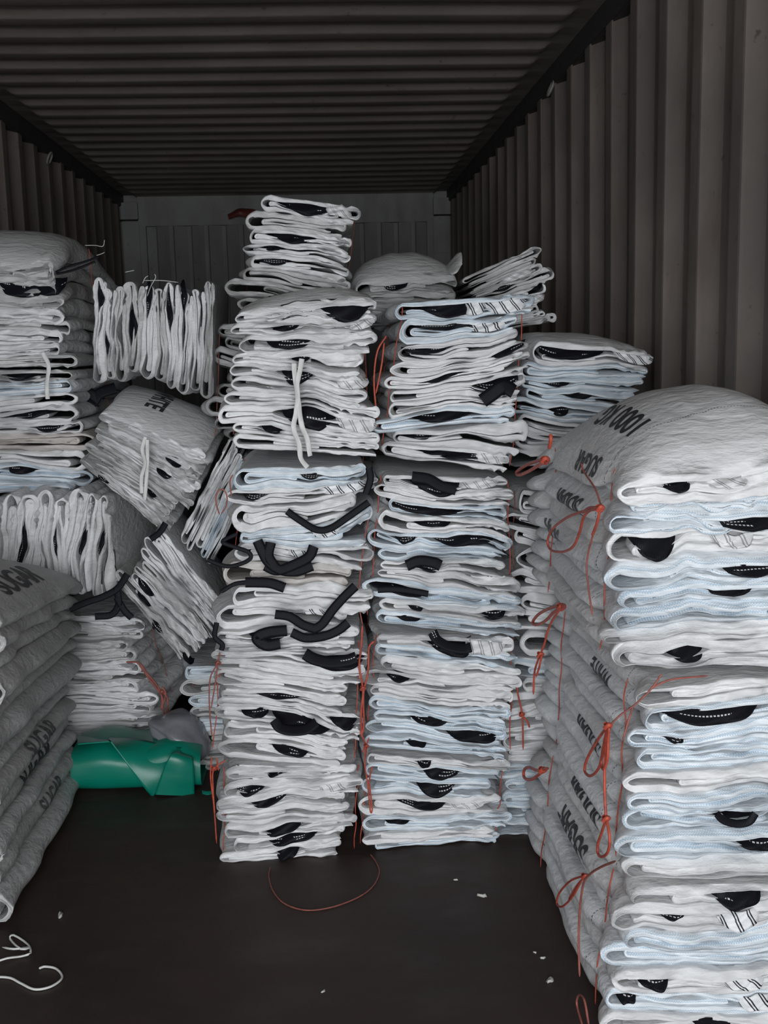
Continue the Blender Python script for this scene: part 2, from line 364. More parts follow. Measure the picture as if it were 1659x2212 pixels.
# ------------------------------------------------------------------ bundle builder
class Bundle:
    def __init__(s, name, label, quad, d, nb, D=.65, back=(0, 1, 0), dome=0.0, straps=(), patches=(), seed=0, fold='L', res=1,
                 mat=('white',), group=None, twine=(), cat='bag bundle', rag=1.0, jit=1.0, domex=.5, sink=0.0, pin=.012, dpow=1.0, fan=0.0, taper=0.0, calm=1.0):
        s.calm = calm
        s.taper = taper
        rg = s.rg = np.random.default_rng(seed); s.seed = seed
        dd = d if isinstance(d, (tuple, list)) else (d,) * 4
        TL, TR, BR, BL = [at(px, py, e) for (px, py), e in zip(quad, dd)]
        s.TL, s.TR, s.BR, s.BL = TL, TR, BR, BL
        s.W = (np.linalg.norm(TR - TL) + np.linalg.norm(BR - BL)) / 2
        s.H = (np.linalg.norm(TL - BL) + np.linalg.norm(TR - BR)) / 2
        s.D = D; s.back = np.array(back, float); s.dome = dome; s.domex = domex; s.dpow = dpow; s.fan = fan
        s.upv = (TL - BL) + (TR - BR); s.upv /= np.linalg.norm(s.upv)
        s.d = float(np.mean(dd)); s.nb = nb; s.fold = fold; s.res = res; s.twy = twine; s.pin = pin
        org = (BL + BR) / 2
        s.root = empty(name, org, label, cat, group); s.org = org
        # map strap pixels into the face
        S = [(s.loc(px, py), w * s.d / F, 1.2 * h * s.d / F, 'strap') for px, py, w, h in straps]
        S += [(s.loc(p[0], p[1]), p[2] * s.d / F, p[3] * s.d / F, 'stripes' if len(p) < 5 else p[4]) for p in patches]
        anch = {}
        cen = (np.arange(nb) + .5) / nb
        used = {}
        for q in sorted(S, key=lambda q: q[0][1]):
            if q[3] != 'strap': continue
            j = int(np.argmin(abs(cen - q[0][1]))); used.setdefault(j, []).append(q[0][1])
        aj = [-.5] + sorted(used) + [nb - .5]; av = [0] + [float(np.mean(used[j])) for j in sorted(used)] + [1]
        for i in range(1, len(av)): av[i] = max(av[i], av[i - 1] + .25 / nb)
        av = np.array(av) / max(1, av[-1])
        cen = np.interp(np.arange(nb), aj, av)
        bd = np.concatenate([[0], (cen[1:] + cen[:-1]) / 2, [1]]); hb = np.maximum(np.diff(bd), .45 / nb) * rg.uniform(.9, 1.1, nb)
        s.hb = hb / hb.sum(); cen = np.cumsum(s.hb) - s.hb * .5
        # strata : skinB, gap1, inner, gap2, skinT, gapO
        base = np.array([.95, .05, .42, .04, .50, .05, .95, .03]); s.base = (s.hb[:, None] * base[None]).ravel()
        s.total = s.base.sum(); n = nb * 8
        s.vary = np.tile(np.array([.55, .9, .8, .9, .8, .9, .55, .9]), nb); s.lin = rg.uniform(-.6, .6, n) * np.tile([.8, 1, 1.2, 1, 1.2, 1, .8, 1], nb)
        s.k = rg.uniform(4, 17, (4, n)) / (s.W / .36) ; s.ky = calm * rg.uniform(1, 8, (4, n)) * rg.choice([-1, 1], (4, n)); s.ph = rg.uniform(0, 6.28, (4, n))
        s.am = rg.uniform(.4, 1, (4, n)); s.am /= s.am.sum(0)
        s.open = []
        s.kb = rg.uniform(5, 20, (2, nb)); s.kyb = calm * rg.uniform(1, 7, (2, nb)); s.pb = rg.uniform(0, 6.28, (2, nb)); s.lb = rg.uniform(-.6, .6, nb)
        s.S = []
        for (u, v), w, h, kind in S:
            j = int(np.argmin(abs(cen - v))); x = (u - .5) * s.W
            s.S.append((j, x, w, h, kind)); s.open.append((j * 8 + 5, x, w * .55, h * (.8 if kind == 'strap' else .55)))
        for j in range(nb):                       # hollows that open at the folded ends and here and there along the edge
            for e in (-1, 1):
                if rg.random() < .32:
                    s.open.append((j * 8 + int(rg.choice([1, 5])), e * s.W * .5, rg.uniform(.02, .08), s.hb[j] * s.H * rg.uniform(.2, .6)))
            if rg.random() < .7:
                s.open.append((j * 8 + int(rg.choice([1, 3, 5, 7])), rg.uniform(-.4, .4) * s.W, rg.uniform(.03, .08), s.hb[j] * s.H * rg.uniform(.12, .35)))
        s.cr = [(rg.uniform(14, 60), rg.uniform(-90, 90), rg.uniform(0, 6.28), rg.uniform(.4, 1)) for _ in range(5)]
        s.xl = -s.W / 2 + .010 + rg.uniform(-1, 1, nb) * .020 * jit * (s.W / .35); s.xr = s.W / 2 - .010 + rg.uniform(-1, 1, nb) * .022 * jit * (s.W / .35)
        s.y0 = rg.uniform(-.014, .014, nb) * rag
        s.rag = rag
        s.bags = []
        for j in range(nb):
            f = fold if fold in 'LR' else ('L' if rg.random() < .5 else 'R')
            s.bags.append(s.bag(j, f, mat[j] if len(mat) == nb else mat[int(rg.integers(len(mat)))]))
        for q in s.S: s.strap(*q)
        if twine: s.maketwine()
    def loc(s, px, py):
        p = at(px, py, s.d); u = v = .5
        ex = (s.TR - s.TL + s.BR - s.BL) / 2
        for _ in range(12):
            q = s.bil(np.array(u), np.array(v)); r = p - q
            du = (s.TR - s.TL) * v + (s.BR - s.BL) * (1 - v); dv = (s.TL - s.BL) * (1 - u) + (s.TR - s.BR) * u
            A = np.stack([du, dv], 1); sol = np.linalg.lstsq(A, r, rcond=None)[0]; u += sol[0]; v += sol[1]
        return float(u), float(v)
    def bil(s, u, v):
        u = u[..., None]; v = v[..., None]
        return (s.BL * (1 - u) + s.BR * u) * (1 - v) + (s.TL * (1 - u) + s.TR * u) * v
    def world(s, x, y, z):
        u = x / s.W + .5; v = z / s.H
        P = s.bil(u, v) + s.back * y[..., None]
        yy = np.clip(y / s.D, 0, 1)
        dm = s.dome * np.sin(np.pi * yy ** .8) ** s.dpow * np.clip(1 - s.domex * np.abs(2 * u - 1) ** 2.6, 0, 1) * np.clip(v, 0, 1.1) ** 1.5
        dm = dm - s.taper * y * np.clip(v, 0, 1)
        rnd = -.02 * np.clip((yy - .85) / .15, 0, 1) * v
        if s.fan: dm = dm + s.fan * (v - .5) * (1 - yy) * 0
        return P + s.upv * (dm + rnd)[..., None]
    def strata(s, x, y):
        x = np.asarray(x, float); y = np.asarray(y, float)
        X = x[..., None]; Y = y[..., None]
        nz = 0
        for i in range(4): nz = nz + s.am[i] * np.arcsin(.985 * np.sin(s.k[i] * X * (1 + .6 * i) + s.ky[i] * Y + s.ph[i])) * .75
        w = s.base * (1 + s.vary * nz * 1.15 + s.lin * X / s.W * 2)
        w = np.maximum(w, s.base * .15)
        dec = np.exp(-np.clip(y, 0, None) / .12)
        for k, x0, hw, h in s.open:
            w[..., k] += h / s.H * s.total * np.clip(1 - np.abs(x - x0) / (hw * 1.45), 0, 1) ** .8 * dec
        e = .32 * np.exp(-np.abs(np.abs(x) - s.W * .5) / (.10 * s.W))
        for o_ in (0, 6): w[..., o_::8] *= (1 - e)[..., None]
        for o_ in (1, 5): w[..., o_::8] += (e * .35)[..., None] * s.base[0::8]
        wb = w.reshape(w.shape[:-1] + (s.nb, 8)); cur = wb.sum(-1); cur0 = (s.base.reshape(s.nb, 8)).sum(-1)
        nb_ = 0
        for i in range(2): nb_ = nb_ + np.arcsin(.97 * np.sin(s.kb[i] * X + s.kyb[i] * Y + s.pb[i])) * .5
        tgt = cur0 * (1 + (.08 + .12 * s.calm) * nb_ + .30 * (cur / cur0 - 1) + s.lb * X / s.W)
        w = (wb * (tgt / cur)[..., None]).reshape(w.shape)
        c = np.concatenate([np.zeros(w.shape[:-1] + (1,)), np.cumsum(w, -1)], -1)
        return c / c[..., -1:] * s.H
    def bag(s, j, fold, mat):
        sg = 1 if fold == 'L' else -1
        ns = int(62 * s.res ** .7); na = 8 if s.res < 1.5 else 10
        if s.res > 1.2: yr = s.D * np.concatenate([[1.0, .985], np.linspace(.95, .06, int(20 * s.res / 1.5)), [.035, .018]])
        else: yr = s.D * np.array([1.0, .98, .9, .78, .66, .54, .42, .32, .23, .15, .09, .05, .025])
        seg = []   # (kind, t)
        u0 = np.linspace(0, 1, ns); u2 = np.linspace(0, 1, int(ns * .8)); q1 = s.rg.uniform(.93, .985) if s.rg.random() < .72 else s.rg.uniform(.7, .9); q2 = s.rg.uniform(.4, .95); ph = np.linspace(0, 1, na + 2)[1:-1]
        K = np.concatenate([np.zeros(ns), np.full(na, 1), np.full(ns, 2), np.full(na, 3), np.full(len(u2), 4), np.full(na, 5), np.full(len(u2), 6)]).astype(int)
        T = np.concatenate([u0, ph, u0, ph, u2, ph, u2])
        nS = len(K)
        def path(y):   # y (rows,) -> centre x,z ; half thickness ; normal
            yy = np.broadcast_to(y[None], (nS, len(y)))
            pinch = sum((s.pin * np.exp(-((y - t) / .035) ** 2) for t in s.twy), np.zeros(len(y)))
            sx = s.seed * 1.7 + j * 3.1
            xl = s.xl[j] + (.003 + .007 * s.calm) * vn(y * 7, sx, .5) + pinch; xr = s.xr[j] + (.003 + .007 * s.calm) * vn(y * 7, sx, 7.5) - pinch
            if fold == 'L': A, B = xl, xr
            else: A, B = -xr, -xl
            x = np.empty((nS, len(y)))
            m = K == 0; x[m] = B[None] + (A - B)[None] * T[m][:, None]
            m = K == 2; x[m] = A[None] + (B - A)[None] * T[m][:, None]
            m = K == 4; x[m] = B[None] + (A - B)[None] * T[m][:, None] * q1
            Cx = B + (A - B) * q1; m = K == 5; x[m] = Cx[None]; m = K == 6; x[m] = Cx[None] + (B - Cx)[None] * T[m][:, None] * q2
            m = K == 1; x[m] = A[None]
            m = K == 3; x[m] = B[None]
            st = s.strata(x * sg, yy); b = st[..., j * 8:j * 8 + 9]
            mid = lambda i: (b[..., i] + b[..., i + 1]) / 2
            th = lambda i: (b[..., i + 1] - b[..., i]) / 2
            z = np.empty_like(x); a = np.empty_like(x); nx = np.zeros_like(x); nz = np.zeros_like(x)
            for kk, i, q in ((0, 0, -1), (2, 6, 1), (4, 4, -1), (6, 2, 1)):
                m = K == kk; z[m] = mid(i)[m]; a[m] = th(i)[m]; nz[m] = q
            t = T[:, None]
            m = K == 1; r = (mid(6) - mid(0)) / 2; zc = (mid(6) + mid(0)) / 2; f = np.pi * t
            bul = 1.15 + (.25 + .65 * s.calm) * vn(y[None] * 9, sx, 2.2)
            z[m] = (zc - r * np.cos(f))[m]; x[m] = (x - r * np.sin(f) ** 1.5 * bul)[m]; a[m] = ((th(0) * (1 - t) + th(6) * t) * (1 - .42 * np.sin(f)))[m]
            nz[m] = (-np.cos(f) + 0 * x)[m]; nx[m] = (-np.sin(f) + 0 * x)[m]
            m = K == 3; r = (mid(6) - mid(4)) / 2; zc = (mid(6) + mid(4)) / 2
            z[m] = (zc + r * np.cos(f))[m]; x[m] = (x + r * np.sin(f) * bul)[m]; a[m] = ((th(6) * (1 - t) + th(4) * t) * (1 - .35 * np.sin(f)))[m]
            nz[m] = (np.cos(f) + 0 * x)[m]; nx[m] = (np.sin(f) + 0 * x)[m]
            m = K == 5; r = (mid(4) - mid(2)) / 2; zc = (mid(4) + mid(2)) / 2      # turning back: down, then right, seen from inside
            z[m] = (zc + r * np.cos(f))[m]; x[m] = (x - r * np.sin(f))[m]; a[m] = (th(4) * (1 - t) + th(2) * t)[m] * .95
            nz[m] = (-np.cos(f) + 0 * x)[m]; nx[m] = (np.sin(f) + 0 * x)[m]
            e = np.minimum(1, np.minimum(np.arange(nS), np.arange(nS)[::-1]) / 3.0)[:, None]; a = a * (.25 + .75 * np.sqrt(e))
            return x, z, a * .97, nx, nz
        x, z, a, nx, nz = path(yr)
        rim = np.array([1.0, .93, .78, .5, .2, -.1, -.4, -.68, -.84, -.92, -.985])
        yi = np.array([.02, .05, .10])
        x0, z0, a0, nx0, nz0 = path(np.array([0.0]))
        ar = np.minimum(a0, .0065)
        inner = (np.where(K >= 4, .004, 0) + np.where(K >= 5, .003, 0) + np.where(K == 3, .004 * T, 0))[:, None]
        Lx = x0 * 1.0
        y0 = s.y0[j] + inner + .012 * s.rag * vn(Lx * 11, z0 * 22, s.seed + .3) + .006 * vn(Lx * 34, z0 * 40, s.seed + 5.3)
        if j == s.nb - 1: y0 = y0 + .0
        # offsets n (scale of a) and y for each ring
        Xs, Ys, Zs, Vv = [], [], [], []
        dz = lambda xx, yy_, zz: (.0014 + .0022 * np.exp(-np.abs(yy_) / .10)) * (1 - 2.2 * np.abs(vn(xx * 13 + 2.0, yy_ * 10, zz * 24 + s.seed))) + .0009 * vn(xx * 45, yy_ * 34, zz * 60 + s.seed)
        yb = np.broadcast_to(yr[None], x.shape)
        wr = dz(x, yb, z)
        crm = lambda xx, yy_, zz: .0065 * np.clip((xx * sg / s.W - .12) * 4, 0, 1) * np.exp(-np.abs(yy_) / .06) * (1 - 2.4 * np.abs(vn(xx * 48, yy_ * 30 + zz * 20, zz * 40 + s.seed)))
        wr = wr + crm(x, yb, z)
        n_out = a + wr * .9; n_out = np.where(yr[None] >= s.D * .999, 0, n_out)
        Xs.append(x + nx * n_out); Zs.append(z + nz * n_out); Ys.append(yb + y0 * np.exp(-yb / .08)); Vv.append(yb)
        w0 = dz(x0, y0, z0) + crm(x0, y0, z0)
        slope = .010 * vn(Lx * 6, z0 * 3, s.seed + 8.8) + .003
        for q in rim:
            nn = q * a0 + w0 * (.5 + .5 * q) * .9
            zq = z0 + nz0 * nn; xq = x0 + nx0 * nn
            face = np.clip(1 - abs(q), 0, 1) ** .35 if abs(q) < 1 else 0.0
            cre = 0
            for f1, f2, p1, am in s.cr:
                cre = cre + am * np.abs(np.arcsin(np.sin(xq * f1 + zq * f2 + p1 + j * 2.1)))
            cre = (cre / 5 - .5) * .015 * (1 + 1.3 * np.clip(xq * sg / s.W * 2, 0, 1))
            lip = .0022 * np.exp(-((q + .90) / .07) ** 2) + .0010 * np.exp(-((q - .55) / .12) ** 2)
            ycc = y0 + ar * (1 - face) * .9 - lip + slope * q + cre * face
            Xs.append(xq); Zs.append(zq); Ys.append(ycc); Vv.append(q * a0)
        x2, z2, a2, nx2, nz2 = path(yi)
        a2 = a2 * np.array([1, .95, .3])[None]
        Xs.append(x2 - nx2 * a2); Zs.append(z2 - nz2 * a2); Ys.append(y0 + np.broadcast_to(yi[None], x2.shape)); Vv.append(-.02 - np.broadcast_to(yi[None], x2.shape))
        X = np.concatenate(Xs, 1) * sg; Z = np.concatenate(Zs, 1); Y = np.concatenate(Ys, 1); VV = np.concatenate(Vv, 1)
        P = s.world(X, Y, Z)
        sl = np.concatenate([[0], np.cumsum(np.hypot(np.diff(x0[:, 0]), np.diff(z0[:, 0])))])
        UV = np.stack([np.broadcast_to(sl[:, None], VV.shape), VV], -1)
        na_, nr = P.shape[:2]
        V = (P - s.org).reshape(-1, 3)
        me = rawmesh('folded_bag', V, gridfaces(na_, nr), UV.reshape(-1, 2))
        o = link('folded_bag', me, mat, s.root)
        return dict(o=o, P=P[:, :len(yr)], yr=yr, sl=sl, K=K, T=T, x=X[:, :len(yr)], fold=fold)
    def strap(s, j, x0, w, h, kind):
        n = 22; t = np.linspace(-1, 1, n); x = x0 + t * w * .62
        tilt = s.rg.uniform(-.12, .12); cc = s.rg.uniform(-.55, .55); pw = s.rg.uniform(.7, 1.25)
        tt = np.where(t < cc, (cc - t) / (1 + cc), (t - cc) / (1 - cc)); g = (1 - tt ** (1.2 + s.rg.random())) ** pw
        st = s.strata(x, np.zeros(n)); zt = st[:, j * 8 + 6]; zb = st[:, j * 8 + 5]
        if kind == 'strap':
            lo = zb - h * .38 * g + .002; top = zt + .004; yf = s.y0[j] - .012; rec = .026
        else:
            lo = zb - h * .30 * (1 - np.abs(t) ** 6); top = zt + h * .15 * (1 - t ** 4); yf = s.y0[j] - .013; rec = .014
        r = np.linspace(0, 1, 7)
        Z = top[:, None] * (1 - r) + lo[:, None] * r
        Y = yf + rec * (1 - r[None]) ** 1.4 + (.035 * np.abs(t) ** 4)[:, None] + .004 * np.sin(r[None] * 7 + t[:, None] * 5 + j)
        X = x[:, None] + 0 * r[None] + tilt * w * r[None]
        Xa = np.concatenate([X, X[:, ::-1]], 1); Za = np.concatenate([Z, Z[:, ::-1]], 1); Ya = np.concatenate([Y, Y[:, ::-1] + .0022], 1)
        P = s.world(Xa, Ya, Za) - s.org
        UV = np.stack([np.broadcast_to((t * w * .62)[:, None] + 1, Xa.shape), np.broadcast_to(np.concatenate([r, r[::-1]])[None], Xa.shape)], -1)
        nm = 'lifting_strap' if kind == 'strap' else 'striped_patch'
        me = rawmesh(nm, P.reshape(-1, 3), gridfaces(n, 14, True), UV.reshape(-1, 2))
        o = link(nm, me, kind, s.bags[j]['o']); o['label'] = 'black woven lifting strap' if kind == 'strap' else 'white patch with dark double lines'
    def maketwine(s):
        for yt in s.twy:
            for sd in (-1, 1):
                pts = []
                for v in (.02, .15, .3, .45, .6, .75, .88, .99):
                    x = sd * (s.W / 2 + .008 - s.pin * .7)
                    pts.append(s.world(np.array(x + .003 * s.rg.uniform(-1, 1)), np.array(yt + .01 * s.rg.uniform(-1, 1)), np.array(v * s.H)))
                tb = Tubes(); tb.add(pts, .0014, 6, 5)
                tb.build('twine', 'twine' if s.res > 1.2 else 'twine_dark', s.root)
    def text(s, j, body, size, ypos, hpos, mode, mat='ink', flip=False, squash=1.0, rot=0.0):
        """print on bag j. mode 'side': along depth round the fold ; 'top': on the top skin. ypos depth of text centre, hpos offset across"""
        bg_ = s.bags[j]; P, yr, K, T = bg_['P'], bg_['yr'], bg_['K'], bg_['T']
        cu = bpy.data.curves.new('txt', 'FONT'); cu.body = body; cu.size = size; cu.align_x = 'CENTER'; cu.align_y = 'CENTER'
        cu.offset = size * .032
        ob = bpy.data.objects.new('txt', cu); COL.objects.link(ob)
        me = bpy.data.meshes.new_from_object(ob); bpy.data.objects.remove(ob)
        bm = bmesh.new(); bm.from_mesh(me); bmesh.ops.triangulate(bm, faces=bm.faces[:])
        for _ in range(4):
            es = [e for e in bm.edges if e.calc_length() > .007]
            if not es: break
            bmesh.ops.subdivide_edges(bm, edges=es, cuts=1, use_grid_fill=False)
            bmesh.ops.triangulate(bm, faces=bm.faces[:])
        co = np.array([v.co[:2] for v in bm.verts]); c, sn = math.cos(rot), math.sin(rot)
        tx, ty = co[:, 0] * c - co[:, 1] * sn, co[:, 0] * sn + co[:, 1] * c
        if mode == 'side':
            # arc coordinate measured on the row nearest to ypos
            r0 = int(np.argmin(abs(yr - ypos))); q = P[:, r0]; al = np.concatenate([[0], np.cumsum(np.linalg.norm(np.diff(q, axis=0), axis=1))])
            k = 1; mid = al[K == k].mean()
            yq = ypos + tx * (1 if not flip else 1); aq = mid + hpos + ty * squash * (-1 if flip else 1)
            if bg_['fold'] == 'R': pass
            si = np.interp(aq, al, np.arange(len(al)))
        else:
            m = np.where(K == 2)[0]; r0 = int(np.argmin(abs(yr - ypos))); xr_ = bg_['x'][m, r0]
            o_ = np.argsort(xr_)
            yq = ypos + ty * squash; xq = hpos + tx
            if flip: yq = ypos - ty * squash; xq = hpos - tx
            si = np.interp(xq, xr_[o_], m[o_])
        ri = np.interp(-yq, -yr, np.arange(len(yr)))
        i0 = np.clip(si.astype(int), 0, P.shape[0] - 2); r0 = np.clip(ri.astype(int), 0, P.shape[1] - 2)
        fu = (si - i0)[:, None]; fv = (ri - r0)[:, None]
        p = (P[i0, r0] * (1 - fu) + P[i0 + 1, r0] * fu) * (1 - fv) + (P[i0, r0 + 1] * (1 - fu) + P[i0 + 1, r0 + 1] * fu) * fv
        nrm = np.cross(P[i0 + 1, r0] - P[i0, r0], P[i0, r0 + 1] - P[i0, r0]); nrm /= np.linalg.norm(nrm, axis=1)[:, None] + 1e-9
        ctr = P[:, r0.min()].mean(0); sgn = np.sign(((p - P[K >= 4].reshape(-1, 3).mean(0)) * nrm).sum(1).mean())
        p = p + nrm * sgn * .0012
        for v, w in zip(bm.verts, p - s.org): v.co = w
        bm.to_mesh(me); bm.free()
        o = link('printed_text', me, mat, bg_['o']); o['label'] = 'black printed letters ' + body
        return o

GRP = None
B = {}
def bun(key, *a, **k): B[key] = Bundle('bag_bundle', *a, **k); return B[key]
w_, b_, d_, n_ = 'white', 'blue', 'white_dash', 'brown'
W2 = ('white', 'white', 'white', 'blue', 'white_dash'); WB = ('blue', 'white', 'blue', 'white_dash'); WG = ('grey', 'white', 'grey', 'white')

# right foreground stack
bun('R1', 'white bag bundle with 1000 KG print, topmost of the near right stack', [(1350, 1040), (1835, 975), (1840, 1440), (1320, 1445)], 1.80, 9,
    D=.82, back=(.025, 1, -.02), dome=.132, domex=.85, dpow=.75, calm=.35, seed=11, res=1.7, mat=(w_, w_, b_, b_, b_, w_, b_, b_, d_), twine=(.10, .62), pin=.02,
    straps=[(1456, 1068, 60, 22), (1622, 1121, 140, 30), (1417, 1188, 90, 36), (1615, 1234, 110, 24), (1587, 1285, 100, 12), (1481, 1403, 68, 36)],
    patches=[(1560, 1068, 90, 24, 'stripes_grey'), (1594, 1181, 90, 20, 'stripes_grey')])
bun('R2', 'white bag bundle in the middle of the near right stack, long hanging red bow', [(1375, 1490), (1840, 1450), (1850, 1893), (1345, 1900)], 1.80, 9,
    D=.82, back=(.02, 1, 0), taper=.02, dome=.0, calm=.35, seed=12, res=1.7, mat=(w_, b_, b_, b_, w_, b_, b_, b_, d_), twine=(.08, .64), pin=.02,
    straps=[(1553, 1534, 190, 30), (1464, 1594, 42, 10), (1591, 1771, 95, 32), (1640, 1832, 90, 26)])
bun('R3', 'white bag bundle with striped patches, lowest of the near right stack', [(1345, 1922), (1840, 1914), (1842, 2238), (1305, 2244)], 1.80, 7,
    D=.84, back=(.015, 1, 0), dome=.0, calm=.35, seed=13, res=1.7, mat=(w_, b_, w_, b_, b_, w_, d_), twine=(.10, .66), pin=.02,
    straps=[(1594, 1915, 110, 42), (1450, 1972, 60, 8), (1413, 2110, 70, 22), (1353, 2176, 42, 18), (1545, 2206, 80, 14)],
    patches=[(1605, 1989, 90, 50), (1599, 2097, 90, 28), (1635, 2154, 70, 36)])
# third column, seen behind the near right stack
bun('C3a', 'bag bundle with pale blue seams by the right wall, behind the 1000 KG bundle', [(1150, 735), (1400, 755), (1385, 1010), (1112, 1010)], 2.86, 8, D=.6, dome=.035,
    seed=21, mat=(w_, w_, w_, b_, b_, b_, b_, w_), twine=(.3,), straps=[(1241, 772, 120, 20), (1209, 832, 50, 8), (1252, 856, 60, 10), (1209, 895, 35, 18)], patches=[(1365, 779, 75, 28)])
bun('C3b', 'bag bundle half hidden left of the near right stack, directly under the blue seamed one', [(1118, 1060), (1380, 1060), (1385, 1415), (1116, 1415)], 2.72, 8, D=.6, seed=22, mat=W2, jit=1.6, twine=(.05,))
bun('C3c', 'white bag bundle half hidden right of the second column at knee height', [(1112, 1425), (1380, 1425), (1380, 1640), (1105, 1640)], 2.70, 6, D=.6, seed=23, mat=W2, jit=1.6, twine=(.05,))
bun('C3d', 'lowest bag bundle in the gap between second middle column and near right stack', [(1080, 1650), (1370, 1650), (1370, 1785), (1085, 1805)], 2.66, 5, D=.6, seed=24, mat=WB, jit=1.6)
# first column
bun('C1a', 'white bag bundle tied with a white ribbon, top of the first middle column', [(522, 680), (800, 655), (806, 985), (480, 968)], 2.585, 10, D=.60, dome=.06, dpow=.8, seed=31, res=1.25,
    mat=('white', 'white', 'white_dash'), straps=[(749, 678, 100, 34), (612, 705, 60, 12), (627, 742, 85, 22), (649, 785, 40, 14), (638, 817, 55, 36), (658, 900, 85, 56), (585, 935, 35, 14)],
    patches=[(772, 905, 70, 34, 'stripes_grey'), (758, 800, 60, 24, 'stripes_grey'), (782, 700, 50, 18, 'stripes_grey')], twine=(.32,), jit=1.3)
bun('C1b', 'loose bag bundle with tangled black straps, under the ribbon tied bundle', [(512, 1012), (797, 1008), (770, 1385), (474, 1388)], 2.60, 9, D=.60, seed=32, res=1.25,
    mat=(w_, w_, w_, n_, w_, b_, w_, d_, b_), straps=[(550, 1057, 40, 14), (671, 1045, 35, 10), (575, 1378, 70, 26)],
    patches=[(741, 1064, 90, 26), (703, 1163, 60, 22), (647, 1185, 40, 14), (681, 1325, 60, 20), (702, 1378, 60, 20, 'stripes_grey')], twine=(.3,), jit=1.6, rag=1.5)
bun('C1c', 'bag bundle with half ring black strap, third from top of first middle column', [(478, 1392), (775, 1388), (768, 1655), (455, 1632)], 2.585, 9, D=.60, seed=33, res=1.25,
    mat=('white', 'white', 'white_dash'), straps=[(714, 1422, 115, 34), (599, 1516, 95, 14), (640, 1566, 105, 38), (548, 1559, 50, 13), (741, 1547, 50, 26), (632, 1619, 70, 18)], twine=(.03, .4), jit=1.4)
bun('C1d', 'white bag bundle on the floor, bottom of the first middle column', [(480, 1662), (778, 1655), (764, 1848), (482, 1864)], 2.585, 7, D=.60, seed=34, res=1.25,
    mat=('white', 'blue', 'white'), straps=[(543, 1692, 55, 20), (594, 1678, 35, 12), (579, 1728, 70, 18), (620, 1783, 75, 25), (632, 1803, 100, 20), (625, 1845, 45, 24)],
    patches=[(719, 1706, 70, 22, 'stripes_grey')], twine=(.03, .4), jit=1.3)
# second column
bun('C2a', 'white bag bundle with black lined patches, top of the second middle column', [(872, 655), (1140, 640), (1108, 1018), (825, 985)], 2.62, 10, D=.60, dome=.01, seed=41, res=1.25,
    mat=(w_, w_, b_, w_, w_, d_, w_, w_, b_, b_), straps=[(968, 654, 95, 26), (953, 708, 110, 10), (917, 750, 80, 12), (1100, 794, 60, 18), (959, 822, 70, 10), (1077, 850, 75, 40), (962, 898, 100, 22), (899, 943, 60, 12), (998, 985, 85, 16), (941, 1009, 60, 8)],
    patches=[(1031, 642, 40, 26), (1092, 672, 75, 34), (1059, 723, 70, 26), (1060, 985, 60, 18, 'stripes_grey')], twine=(.04, .4), jit=1.3)
bun('C2b', 'bag bundle with many flat black straps, second from top of second middle column', [(825, 1025), (1102, 1035), (1110, 1378), (795, 1345)], 2.62, 11, D=.60, seed=42, res=1.25,
    mat=('white', 'white', 'white', 'blue'), straps=[(937, 1040, 100, 34), (918, 1107, 150, 20), (934, 1134, 70, 9), (872, 1170, 40, 14), (994, 1183, 110, 22), (913, 1216, 65, 28), (867, 1276, 105, 16), (899, 1312, 28, 10), (888, 1342, 45, 8), (1067, 1323, 45, 20)],
    patches=[(1037, 1042, 80, 20, 'stripes_grey'), (1035, 1091, 70, 9, 'stripes_grey')], twine=(.04, .4), jit=1.3)
bun('C2c', 'bag bundle with black strap beside lined patch, third from top of second middle column', [(815, 1372), (1112, 1385), (1108, 1640), (795, 1608)], 2.62, 9, D=.60, seed=43, res=1.25,
    mat=('white', 'white', 'white', 'blue'), straps=[(972, 1388, 88, 44), (867, 1473, 45, 10), (934, 1557, 72, 15), (1016, 1591, 100, 26), (894, 1612, 40, 8)],
    patches=[(1051, 1380, 85, 34, 'stripes_grey')], twine=(.04, .4), jit=1.3)
bun('C2d', 'white bag bundle on the floor, bottom of the second middle column', [(800, 1634), (1095, 1652), (1072, 1822), (778, 1841)], 2.60, 7, D=.60, seed=44, res=1.25,
    mat=('white', 'blue', 'white'), straps=[(915, 1648, 30, 18), (951, 1673, 70, 22), (940, 1700, 80, 32), (913, 1736, 100, 14), (861, 1780, 55, 9)],
    patches=[(1010, 1740, 80, 14, 'stripes_grey')], twine=(.03, .4), jit=1.5)
# on top, further back
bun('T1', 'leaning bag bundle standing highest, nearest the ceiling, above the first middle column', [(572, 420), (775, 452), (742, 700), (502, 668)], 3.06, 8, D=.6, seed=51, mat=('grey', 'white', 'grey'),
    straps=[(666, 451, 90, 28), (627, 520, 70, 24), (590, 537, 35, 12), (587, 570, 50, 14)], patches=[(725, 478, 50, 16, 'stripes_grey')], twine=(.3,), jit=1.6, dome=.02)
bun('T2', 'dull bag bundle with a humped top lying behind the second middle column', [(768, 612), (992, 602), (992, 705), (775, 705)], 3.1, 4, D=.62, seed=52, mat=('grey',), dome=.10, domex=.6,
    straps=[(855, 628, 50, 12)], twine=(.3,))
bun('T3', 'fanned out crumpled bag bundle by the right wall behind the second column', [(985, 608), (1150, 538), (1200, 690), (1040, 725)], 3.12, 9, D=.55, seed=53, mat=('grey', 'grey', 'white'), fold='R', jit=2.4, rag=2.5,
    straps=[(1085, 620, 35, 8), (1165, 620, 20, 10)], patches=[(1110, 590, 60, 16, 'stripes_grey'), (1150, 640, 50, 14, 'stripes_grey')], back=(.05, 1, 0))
bun('S1', 'crumpled bag bundle peeking out left of the ribbon tied bundle', [(474, 700), (700, 700), (700, 955), (462, 950)], 3.3, 8, D=.55, seed=54, mat=('grey',), jit=2.0, twine=(.02,), rag=1.8)
